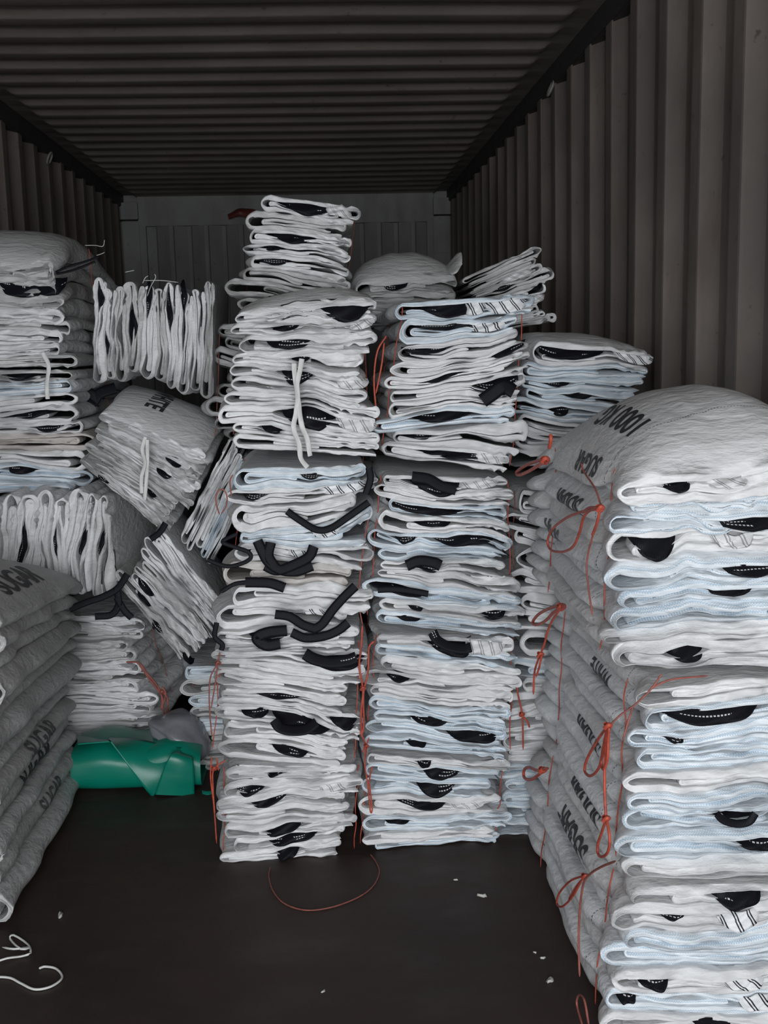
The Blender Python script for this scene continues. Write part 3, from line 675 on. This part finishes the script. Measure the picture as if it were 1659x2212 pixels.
bun('S2', 'pale blue bag bundle leaning steeply against the left of the first middle column', [(392, 1150), (492, 960), (560, 1000), (455, 1225)], 3.16, 5, D=.5, seed=55, mat=WB, jit=1.2)
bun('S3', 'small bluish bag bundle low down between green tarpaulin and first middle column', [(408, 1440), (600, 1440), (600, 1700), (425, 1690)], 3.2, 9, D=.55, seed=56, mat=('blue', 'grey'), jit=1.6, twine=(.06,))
# left heap
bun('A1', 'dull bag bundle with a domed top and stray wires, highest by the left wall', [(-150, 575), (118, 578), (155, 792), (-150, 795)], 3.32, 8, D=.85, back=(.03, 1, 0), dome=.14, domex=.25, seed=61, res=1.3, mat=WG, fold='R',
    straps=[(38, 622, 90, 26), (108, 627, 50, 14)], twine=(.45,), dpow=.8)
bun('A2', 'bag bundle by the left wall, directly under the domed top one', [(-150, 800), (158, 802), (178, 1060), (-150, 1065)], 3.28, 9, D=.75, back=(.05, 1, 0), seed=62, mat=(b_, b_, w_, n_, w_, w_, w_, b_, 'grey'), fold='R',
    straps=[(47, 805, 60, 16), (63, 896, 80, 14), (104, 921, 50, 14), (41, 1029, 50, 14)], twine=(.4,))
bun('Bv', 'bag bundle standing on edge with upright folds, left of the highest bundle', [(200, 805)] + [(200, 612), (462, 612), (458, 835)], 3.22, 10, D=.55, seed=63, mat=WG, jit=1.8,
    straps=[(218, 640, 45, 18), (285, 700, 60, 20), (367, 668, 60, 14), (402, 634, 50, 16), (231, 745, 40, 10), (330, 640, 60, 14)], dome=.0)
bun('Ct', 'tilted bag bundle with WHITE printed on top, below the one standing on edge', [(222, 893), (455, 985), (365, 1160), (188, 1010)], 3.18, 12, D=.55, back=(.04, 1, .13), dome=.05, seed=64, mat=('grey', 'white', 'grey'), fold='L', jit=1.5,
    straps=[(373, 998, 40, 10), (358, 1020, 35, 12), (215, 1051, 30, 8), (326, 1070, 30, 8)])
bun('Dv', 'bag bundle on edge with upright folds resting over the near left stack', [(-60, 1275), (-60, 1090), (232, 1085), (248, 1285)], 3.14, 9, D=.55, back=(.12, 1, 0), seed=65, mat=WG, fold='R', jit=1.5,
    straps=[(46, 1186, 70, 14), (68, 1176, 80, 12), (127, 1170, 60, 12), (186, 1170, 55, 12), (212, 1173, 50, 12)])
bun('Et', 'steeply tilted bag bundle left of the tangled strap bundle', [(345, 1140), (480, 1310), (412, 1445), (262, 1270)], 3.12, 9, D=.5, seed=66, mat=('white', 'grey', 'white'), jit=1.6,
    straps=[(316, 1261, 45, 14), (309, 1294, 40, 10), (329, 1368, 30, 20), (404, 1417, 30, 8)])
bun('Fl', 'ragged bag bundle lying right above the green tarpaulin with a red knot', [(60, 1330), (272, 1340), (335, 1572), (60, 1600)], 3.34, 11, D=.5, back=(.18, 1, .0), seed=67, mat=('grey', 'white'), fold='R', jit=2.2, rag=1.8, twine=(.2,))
# near left stack
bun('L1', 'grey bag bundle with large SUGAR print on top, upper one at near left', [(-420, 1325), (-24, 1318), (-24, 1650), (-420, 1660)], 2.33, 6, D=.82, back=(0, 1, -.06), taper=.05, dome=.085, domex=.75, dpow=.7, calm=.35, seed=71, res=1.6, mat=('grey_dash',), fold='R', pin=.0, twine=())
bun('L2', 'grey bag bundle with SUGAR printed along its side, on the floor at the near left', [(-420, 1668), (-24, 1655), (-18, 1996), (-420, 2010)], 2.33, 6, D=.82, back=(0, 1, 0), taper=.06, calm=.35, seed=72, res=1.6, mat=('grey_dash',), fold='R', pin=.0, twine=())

# prints
b = B['R1']
b.text(8, '1000 KG', .080, .29, .145, 'side', flip=True)
b.text(8, 'SUGAR', .058, .27, .03, 'side', flip=True)
b.text(6, 'SUGAR', .070, .34, .0, 'side', 'ink', flip=True)
b.text(4, 'SUGAR', .06, .55, -.01, 'side', 'ink_grey', flip=True)
b = B['R2']
b.text(7, 'WHITE', .05, .30, .0, 'side', 'ink', flip=True)
b.text(3, 'SUGAR', .066, .34, .0, 'side', 'ink', flip=True)
b.text(0, 'SUGAR', .070, .30, .005, 'side', 'ink', flip=True)
b = B['R3']
b.text(5, 'SUGAR', .072, .36, .0, 'side', flip=True)
b.text(4, 'SUGAR', .072, .46, .0, 'side', flip=True)
b = B['L1']
b.text(5, 'SUGAR', .10, .30, .085, 'side', 'ink')
b = B['L2']
b.text(4, 'SUGAR', .075, .42, .012, 'side', 'ink_grey')
b.text(3, 'SUGAR', .09, .42, .0, 'side', 'ink')
b.text(1, 'SUGAR', .065, .48, .0, 'side', 'ink_grey')
B['Ct'].text(11, 'WHITE', .078, .24, -.05, 'top', rot=math.radians(-90), squash=1.0)
B['C1a'].text(9, '1000 KG', .05, .17, -.03, 'top', rot=math.radians(20))
# ------------------------------------------------------------------ ties, bows and loose straps (parts of their bundles)
def pts(lst, fn): return [fn(px, py) for px, py in lst]
def side(X): return lambda px, py: atx(px, py, X * .918)
def dep(d):
    d = d - (.165 if d < 2 else .085 if 2.55 < d < 2.78 else 0)
    return lambda px, py: at(px, py, d)
def bow(key, name, strands, fn, r=.0022, mat='twine', knots=(), flat=1.0, label=None):
    for k, st in enumerate(strands):
        tb = Tubes(); tb.add(pts(st, fn), r, 7, 8, flat)
        o = tb.build(name, mat, B[key].root)
        if label: o['label'] = label
    for kx, ky in knots:
        p = fn(kx, ky); tb = Tubes()
        tb.add([p + np.array([-.005, 0, -.004]), p + np.array([0, -.006, .004]), p + np.array([.005, 0, 0]), p + np.array([0, .004, -.005]), p + np.array([-.004, -.002, .005])], r * 1.5, 7, 6, taper=False)
        tb.build('knot', mat, B[key].root)
def band(key, name, lines, d, w, mat='strap_plain', nrm=(0, -1, .25), wave=0.0, th=.0012, wob=0.0):
    for st in lines:
        tb = Tubes(); P = np.array(pts(st, dep(d)))
        if wob: P[:, 1] += wob * np.sin(np.arange(len(P)) * 2.1)
        tb.ribbon(P, w * d / F, nrm, th, 10, wave); o = tb.build(name, mat, B[key].root)

def ruled(name, A, Bp, mat, parent, th=.004, n=26, m=16, bulge=.0, dirv=(0, -1, .3), wr=.002, seed=0):
    A = catmull(np.array(A), n); Bp = catmull(np.array(Bp), n); k = min(len(A), len(Bp)); A, Bp = A[:k], Bp[:k]
    t = np.linspace(0, 1, m)[None, :, None]; P = A[:, None] * (1 - t) + Bp[:, None] * t
    dv = np.array(dirv, float); dv /= np.linalg.norm(dv)
    P = P + dv * (bulge * np.sin(np.pi * t) + wr * vn(P[..., 0] * 14, P[..., 1] * 14, P[..., 2] * 14 + seed)[..., None])
    N = np.cross(np.gradient(P, axis=0), np.gradient(P, axis=1)); N /= np.linalg.norm(N, axis=2)[..., None] + 1e-9
    Q = np.concatenate([P + N * th / 2, (P - N * th / 2)[:, ::-1]], 1)
    if parent is not None: Q = Q - parent_origin(parent)
    me = rawmesh(name, Q.reshape(-1, 3), gridfaces(k, 2 * m, True)); return link(name, me, mat, parent)
RB = 'red tying twine'
bow('R1', 'twine_bow', [[(1295, 1100), (1262, 1104), (1225, 1118), (1194, 1142), (1183, 1168), (1190, 1188), (1215, 1192), (1238, 1180), (1252, 1150), (1262, 1115), (1280, 1100), (1297, 1099)],
     [(1258, 1108), (1270, 1098), (1285, 1096), (1297, 1098)], [(1296, 1100), (1290, 1128), (1279, 1158)]], side(.515), .0026, knots=[(1296, 1098)], label=RB)
bow('R1', 'twine_strand', [[(1300, 1098), (1285, 1055), (1262, 1020), (1255, 1000)], [(1282, 1150), (1268, 1210), (1270, 1260), (1280, 1330)]], side(.520), .0017, 'twine_dark')
bow('R1', 'twine_bow', [[(1178, 993), (1160, 996), (1135, 1006), (1116, 1020), (1122, 1026), (1145, 1016), (1168, 1002), (1180, 996)], [(1186, 970), (1190, 950), (1189, 938)]], side(.475), .0036, knots=[(1177, 994)], label=RB)
bow('R2', 'twine_bow', [[(1313, 1568), (1290, 1600), (1268, 1640), (1263, 1665), (1275, 1676), (1293, 1660), (1303, 1625), (1311, 1590), (1315, 1570)],
     [(1312, 1570), (1304, 1610), (1299, 1645), (1304, 1662), (1312, 1640), (1314, 1600), (1316, 1572)],
     [(1313, 1570), (1307, 1640), (1306, 1700), (1308, 1750), (1310, 1772)],
     [(1309, 1770), (1300, 1798), (1291, 1826), (1293, 1846), (1303, 1850), (1314, 1838), (1317, 1810), (1311, 1772)]], side(.512), .0026, knots=[(1313, 1568), (1309, 1768)], label=RB)
bow('R2', 'twine_strand', [[(1430, 1455), (1405, 1490), (1372, 1522), (1340, 1545), (1318, 1566)], [(1530, 1460), (1450, 1468), (1405, 1488)], [(1368, 1525), (1358, 1555), (1345, 1600)]], dep(1.925), .0018, 'twine_dark')
bow('R2', 'twine_bow', [[(1222, 1307), (1195, 1311), (1165, 1326), (1151, 1343), (1158, 1350), (1178, 1341), (1197, 1322), (1220, 1309)]], side(.475), .0032, knots=[(1212, 1311)], label=RB)
bow('R2', 'twine_strand', [[(1212, 1312), (1188, 1350), (1176, 1390), (1168, 1412)], [(1166, 1415), (1155, 1450), (1152, 1500)], [(1170, 1415), (1165, 1440), (1158, 1462)]], side(.46), .0022, 'twine', knots=[(1167, 1414)])
bow('R3', 'twine_bow', [[(1262, 1891), (1232, 1903), (1208, 1930), (1203, 1952), (1215, 1958), (1238, 1935), (1258, 1898)], [(1264, 1893), (1245, 1915), (1228, 1945)]], side(.51), .0022, knots=[(1263, 1892)], label=RB)
bow('R3', 'twine_strand', [[(1330, 1860), (1300, 1872), (1275, 1888), (1260, 1910), (1252, 1970), (1250, 2040), (1252, 2110)], [(1272, 2215), (1262, 2160), (1250, 2150), (1246, 2170), (1258, 2215)]], side(.50), .0022, 'twine_dark')
bow('R3', 'twine_bow', [[(1185, 1659), (1160, 1664), (1142, 1657), (1132, 1664), (1133, 1680), (1146, 1684), (1160, 1676), (1174, 1664)]], side(.475), .0034, knots=[(1172, 1663)], label=RB)
bow('C1b', 'twine_bow', [[(474, 1112), (466, 1082), (471, 1062), (481, 1057), (490, 1070), (489, 1092), (478, 1110)], [(503, 1025), (497, 1040), (500, 1072)]], dep(2.64), .0018, 'twine_dark')
bow('C1b', 'twine_strand', [[(800, 1105), (790, 1150), (778, 1240), (775, 1300), (783, 1350)]], dep(2.70), .0019, 'twine_dark')
bow('C1c', 'twine_strand', [[(475, 1408), (470, 1432), (455, 1462), (452, 1500), (454, 1550), (458, 1590)], [(470, 1432), (466, 1470), (456, 1530)]], dep(2.655), .0018, 'twine_dark', knots=[(471, 1432)])
bow('C1d', 'twine_strand', [[(457, 1632), (455, 1680), (462, 1740), (468, 1822)], [(488, 1642), (462, 1662), (460, 1700), (464, 1760)], [(468, 1636), (472, 1665)]], dep(2.65), .0020, 'twine', knots=[(463, 1660)])
bow('C2c', 'twine_strand', [[(783, 1350), (780, 1400), (776, 1440), (784, 1490), (780, 1540), (781, 1585), (786, 1560), (785, 1500), (795, 1450), (797, 1400), (808, 1385)],
     [(778, 1580), (790, 1612), (788, 1640)]], dep(2.665), .0026, 'twine', knots=[(784, 1487)], label=RB)
bow('C2d', 'twine_strand', [[(790, 1612), (788, 1650), (795, 1700), (800, 1752), (804, 1745), (798, 1690), (804, 1655)], [(797, 1593), (790, 1612), (782, 1625)]], dep(2.655), .0020, 'twine', knots=[(791, 1612)])
bow('C2a', 'twine_strand', [[(835, 725), (815, 760), (808, 820), (812, 880), (818, 930)], [(830, 740), (824, 790), (812, 850)]], dep(2.745), .0024, 'twine', label=RB)
bow('C3c', 'twine_strand', [[(1112, 1445), (1119, 1500), (1128, 1545), (1130, 1620)], [(1128, 1545), (1140, 1560), (1144, 1572)]], dep(2.74), .0024, 'twine', knots=[(1127, 1543)])
bow('Fl', 'twine_strand', [[(272, 1430), (300, 1432), (318, 1455), (345, 1490), (352, 1530), (358, 1550)], [(300, 1434), (325, 1470), (350, 1505), (348, 1530), (358, 1500), (350, 1483)], [(345, 1490), (362, 1510), (358, 1560), (352, 1580)]], dep(3.27), .0032, 'twine_dark', knots=[(350, 1495)])
# black straps hanging loose
band('C1b', 'hanging_strap', [[(620, 1104), (645, 1122), (683, 1144), (714, 1141), (750, 1118), (797, 1085)], [(790, 1068), (800, 1035), (797, 1010)]], 2.645, 15)
band('C1b', 'hanging_strap', [[(512, 1153), (481, 1170), (508, 1182), (536, 1192), (541, 1206), (520, 1218), (488, 1223), (447, 1209)], [(533, 1225), (560, 1190)][0:0] + [(478, 1278), (506, 1262), (534, 1257)]], 2.64, 9)
band('C1b', 'hanging_strap', [[(556, 1168), (566, 1190), (580, 1214), (606, 1231), (640, 1234), (675, 1222)], [(678, 1180), (668, 1202), (640, 1218), (600, 1232), (572, 1222)], [(585, 1172), (580, 1200), (594, 1225)]], 2.635, 22)
band('C1b', 'hanging_strap', [[(530, 1258), (555, 1258), (585, 1260), (615, 1270)]], 2.64, 22)
band('C1b', 'hanging_strap', [[(594, 1327), (625, 1332), (655, 1350), (680, 1358)], [(671, 1362), (695, 1349), (719, 1317), (745, 1288), (768, 1266)], [(630, 1366), (660, 1378), (700, 1374), (730, 1362), (752, 1345)]], 2.63, 20)
band('C1b', 'hanging_strap', [[(620, 1362), (580, 1366), (555, 1378), (575, 1394), (605, 1390)]], 2.64, 24)
band('C1c', 'hanging_strap', [[(468, 1345), (464, 1375), (480, 1392), (478, 1405)]], 2.645, 11)
band('Fl', 'hanging_strap', [[(150, 1316), (190, 1300), (225, 1288), (255, 1270), (275, 1240)], [(205, 1332), (240, 1328), (256, 1305), (252, 1270)], [(252, 1290), (268, 1318), (285, 1335)]], 3.05, 15)
band('Ct', 'hanging_strap', [[(325, 1165), (345, 1150), (358, 1130)]], 3.08, 14)
band('A2', 'hanging_strap', [[(130, 870), (165, 878), (200, 868), (215, 850), (250, 838)], [(170, 880), (190, 850), (220, 870)]], 3.5, 24)
band('A1', 'hanging_strap', [[(120, 588), (150, 575), (185, 565), (212, 555)], [(122, 592), (160, 583), (205, 565)]], 3.28, 5)
# half ring straps
band('C1c', 'lifting_strap', [[(592, 1555), (604, 1572), (630, 1579), (662, 1576), (684, 1560)]], 2.628, 22, nrm=(0, -1, .8), mat='strap')
band('C1c', 'lifting_strap', [[(658, 1412), (680, 1424), (715, 1431), (750, 1427), (770, 1420)]], 2.628, 26, nrm=(0, -1, .5), mat='strap')
band('R2', 'lifting_strap', [[(1548, 1758), (1562, 1772), (1590, 1780), (1618, 1775), (1632, 1757)]], 1.925, 16, nrm=(0, -1, .6))
band('C2c', 'lifting_strap', [[(934, 1365), (944, 1382), (968, 1396), (1000, 1402), (1018, 1398)]], 2.67, 22, nrm=(0, -1, .6), mat='strap')
band('C2a', 'lifting_strap', [[(1042, 866), (1062, 852), (1088, 835), (1110, 846)]], 2.665, 30)
band('C2b', 'lifting_strap', [[(890, 1030), (925, 1035), (952, 1050), (985, 1058)]], 2.67, 24)
band('C2b', 'lifting_strap', [[(878, 1222), (905, 1212), (935, 1215), (952, 1222)]], 2.67, 24)
band('C2b', 'lifting_strap', [[(816, 1274), (850, 1273), (885, 1276), (925, 1283)]], 2.672, 14)
o = ruled('loose_corner', [at(925, 588, 3.35), at(960, 575, 3.3), at(985, 550, 3.25), at(996, 546, 3.22)], [at(930, 600, 3.2), at(962, 596, 3.15), at(985, 590, 3.12), at(998, 572, 3.15)], 'grey', B['T2'].root, th=.003, wr=.006, bulge=.008)
# white ribbons
band('C1a', 'tie_ribbon', [[(652, 775), (648, 800), (641, 835), (646, 880), (652, 920), (664, 950), (670, 985)], [(635, 785), (637, 815), (643, 850), (640, 890), (634, 925), (646, 960), (650, 990), (664, 1010)]], 2.615, 11, 'ribbon', wave=.5, wob=.004)
band('Ct', 'tie_ribbon', [[(314, 944), (307, 972), (313, 1000), (306, 1030), (305, 1066)], [(318, 950), (318, 990), (316, 1045), (312, 1080)]], 3.10, 8, 'ribbon', wave=.4, wob=.004)
band('A2', 'tie_ribbon', [[(92, 762), (105, 790), (101, 830), (103, 862)]], 3.22, 9, 'ribbon', wave=.3)

# ------------------------------------------------------------------ green tarpaulin
tarp = empty('green_tarpaulin', (-.55, 3.15, 0), 'folded green plastic tarpaulin on the floor beside the near left stack', 'tarpaulin')
# main roll : flattened tube along x
xs_ = np.linspace(-.765, -.385, 60); th_ = np.linspace(0, 2 * np.pi, 56, endpoint=False)
c_, s_ = np.cos(th_), np.sin(th_)
yy_ = .15 * np.sign(c_) * np.abs(c_) ** .6; zz_ = .5 * np.sign(s_) * np.abs(s_) ** .65
X = xs_[:, None] + 0 * th_[None]; hgt = .136 - .02 * np.clip((xs_ + .45) / .07, 0, 1) ** 2 - .008 * np.sin(xs_ * 30)
P = np.stack([X, 3.165 + .85 * yy_[None] * (1 + .06 * vn(X * 6, th_[None], 1)), .003 + hgt[:, None] * (.5 + zz_[None])], -1)
P[..., 1:] += .004 * vn(X * 9, th_[None] * 1.5, 4.4)[..., None]
P[..., 2] = np.maximum(P[..., 2], .002)
link('roll', rawmesh('roll', (P - parent_origin(tarp)).reshape(-1, 3), gridfaces(60, 56, True)), 'green', tarp)
ruled('flap', [at(236, 1594, 3.140), at(300, 1598, 3.120), at(350, 1608, 3.090), at(392, 1616, 3.060)], [at(240, 1602, 3.040), at(275, 1652, 3.025), at(312, 1702, 3.020), at(330, 1722, 3.030)], 'green', tarp, bulge=.02, seed=2)
ruled('flap', [at(390, 1620, 3.060), at(368, 1632, 3.015), at(350, 1670, 3.010), at(335, 1716, 3.010)], [at(402, 1629, 3.090), at(416, 1640, 3.030), at(419, 1680, 3.020), at(420, 1718, 3.030)], 'green', tarp, bulge=.006, seed=5)
ruled('flap', [at(168, 1608, 3.070), at(200, 1605, 3.070), at(238, 1602, 3.070)], [at(168, 1590, 3.210), at(210, 1588, 3.210), at(252, 1596, 3.210)], 'green', tarp, bulge=.006, seed=7)

# grey plastic film lump behind the tarpaulin
bm = bmesh.new(); bmesh.ops.create_icosphere(bm, subdivisions=5, radius=1.0)
for v in bm.verts:
    x, y, z = v.co; n = float(vn(x * 1.1, y * 1.1, z * 1.1 + 3)); c = abs(float(vn(x * 1.6 + 5, y * 1.6, z * 1.6)))
    k = 1.08 + .2 * n - .22 * c
    tip = max(0, -x - .55) * 1.1
    v.co = Vector((x * .082 * k - tip * .03, y * .085 * k, (z * .070 * k * (1 - .5 * max(0, -x))) - x * .035 + tip * .03))
me = bpy.data.meshes.new('plastic_film'); bm.to_mesh(me); bm.free(); me.polygons.foreach_set('use_smooth', [True] * len(me.polygons))
o = link('plastic_film', me, 'film'); p = at(392, 1592, 3.17); o.location = (p[0], p[1], p[2])
tag(o, 'crumpled grey plastic film lying on the right end of the green tarpaulin', 'plastic film')
# small green strip on the floor
o = ruled('green_strip', [at(436, 1708, 2.98), at(448, 1710, 2.97), at(460, 1708, 2.98)], [at(437, 1714, 2.965), at(448, 1717, 2.96), at(459, 1714, 2.965)], 'green', None, th=.003, wr=0)
tag(o, 'tiny curved green strip on the floor beside the first middle column', 'plastic strip')

# ------------------------------------------------------------------ small things on the floor
def floorline(name, lst, r, mat, label, cat, zj=.0):
    P = [atz(px, py, r + .001 + zj * (i % 2)) for i, (px, py) in enumerate(lst)]
    tb = Tubes(); tb.add(P, r, 7, 3 if zj else 8); o = tb.build(name, mat); tag(o, label, cat); return o
floorline('loose_twine', [(584, 1872), (581, 1895), (590, 1925), (615, 1952), (660, 1966), (715, 1960), (770, 1940), (805, 1915), (819, 1885), (812, 1862), (800, 1845)], .0016, 'twine_dark', 'thin red twine lying in a curve on the floor before the middle columns', 'twine')
floorline('white_string', [(-20, 2110), (20, 2112), (45, 2124), (75, 2137), (110, 2131), (134, 2112), (122, 2093), (98, 2088), (84, 2092)], .0026, 'ribbon', 'curved piece of white string with a frayed end on the floor at bottom left', 'string')
floorline('white_string', [(-20, 2082), (15, 2070), (45, 2066), (66, 2058), (60, 2040), (30, 2020), (22, 2028), (45, 2050), (66, 2046), (30, 2050), (5, 2046)], .0024, 'ribbon', 'tangled zigzag of white string on the floor below the near left stack', 'string', .006)
SC = [((985, 1902), .007, 'tiny pale scrap on the floor below the second middle column'), ((1042, 1937), .014, 'thin curled pale scrap on the floor right of the loose red twine'),
      ((1155, 2059), .006, 'upper of two white specks left of the near right stack'), ((1172, 2071), .008, 'lower of two white specks left of the near right stack'),
      ((1188, 2120), .013, 'crumpled white scrap beside the foot of the near right stack'), ((131, 1978), .014, 'small grey leaf shaped scrap on the floor near the left stack'),
      ((698, 2143), .006, 'small pale crumb near the bottom centre of the floor')]
rs = np.random.default_rng(5)
for i, ((px, py), r, lab) in enumerate(SC):
    p = atz(px, py, .0); n = 12; a = np.linspace(0, 2 * np.pi, n, endpoint=False); rr = r * rs.uniform(.5, 1.1, n); st = rs.uniform(.35, .6); an = rs.uniform(0, 3)
    ring = np.stack([rr * np.cos(a), rr * np.sin(a) * st, np.zeros(n)], -1); c, q = math.cos(an), math.sin(an)
    ring = np.stack([ring[:, 0] * c - ring[:, 1] * q, ring[:, 0] * q + ring[:, 1] * c, ring[:, 2]], -1)
    lay = [ring * .55 + [0, 0, .0005], ring + [0, 0, .001], ring * .9 + np.stack([0 * a, 0 * a, .001 + r * .25 * (1 + np.sin(a * 2))], -1), ring * .3 + [0, 0, .002 + r * .3]]
    V = np.stack(lay, 0).reshape(-1, 3)
    o = link('paper_scrap', rawmesh('paper_scrap', V, gridfaces(4, n, True)), 'scrap'); o.location = (p[0], p[1], 0); tag(o, lab, 'scrap')
# thin pale threads on the back bundles
bow('A1', 'loose_wire', [[(183, 530), (205, 530), (222, 532), (226, 518)], [(208, 552), (220, 548), (226, 545)]], dep(3.6), .0012, 'wire')
bow('Bv', 'loose_wire', [[(318, 640), (326, 618), (336, 600), (334, 592)], [(312, 606), (350, 606), (385, 610)], [(308, 612), (314, 600), (320, 596)], [(270, 588), (290, 584)]], dep(3.2), .0012, 'wire')
# orange plastic hanging on the end wall header
p = at(528, 463, 7.93)
o = ruled('orange_plastic', [p + np.array([-.12, 0, .0]), p + np.array([-.04, -.03, .035]), p + np.array([.06, -.01, .03]), p + np.array([.12, 0, .02])],
          [p + np.array([-.11, -.01, -.04]), p + np.array([-.03, -.05, -.02]), p + np.array([.05, -.02, -.045]), p + np.array([.12, 0, -.05])], 'orange', None, th=.006, wr=.02, bulge=.02)
tag(o, 'dull orange plastic caught high on the end wall behind the highest bundle', 'plastic scrap')
# lashing rings under the side rails
for (px, py, X, lab) in ((1190, 190, XR - .01, 'small metal lashing ring under the top rail of the right wall'), (107, 342, XL + .012, 'small metal lashing ring under the top rail of the left wall')):
    p = atx(px, py, X); tb = Tubes(); a = np.linspace(0, 2 * np.pi, 13)
    tb.add(np.stack([p[0] + .012 * np.sin(a), p[1] + .028 * np.cos(a), p[2] + .028 * np.sin(a)], -1), .006, 8, 4, taper=False)
    o = tb.build('lashing_ring', 'end'); tag(o, lab, 'lashing ring')
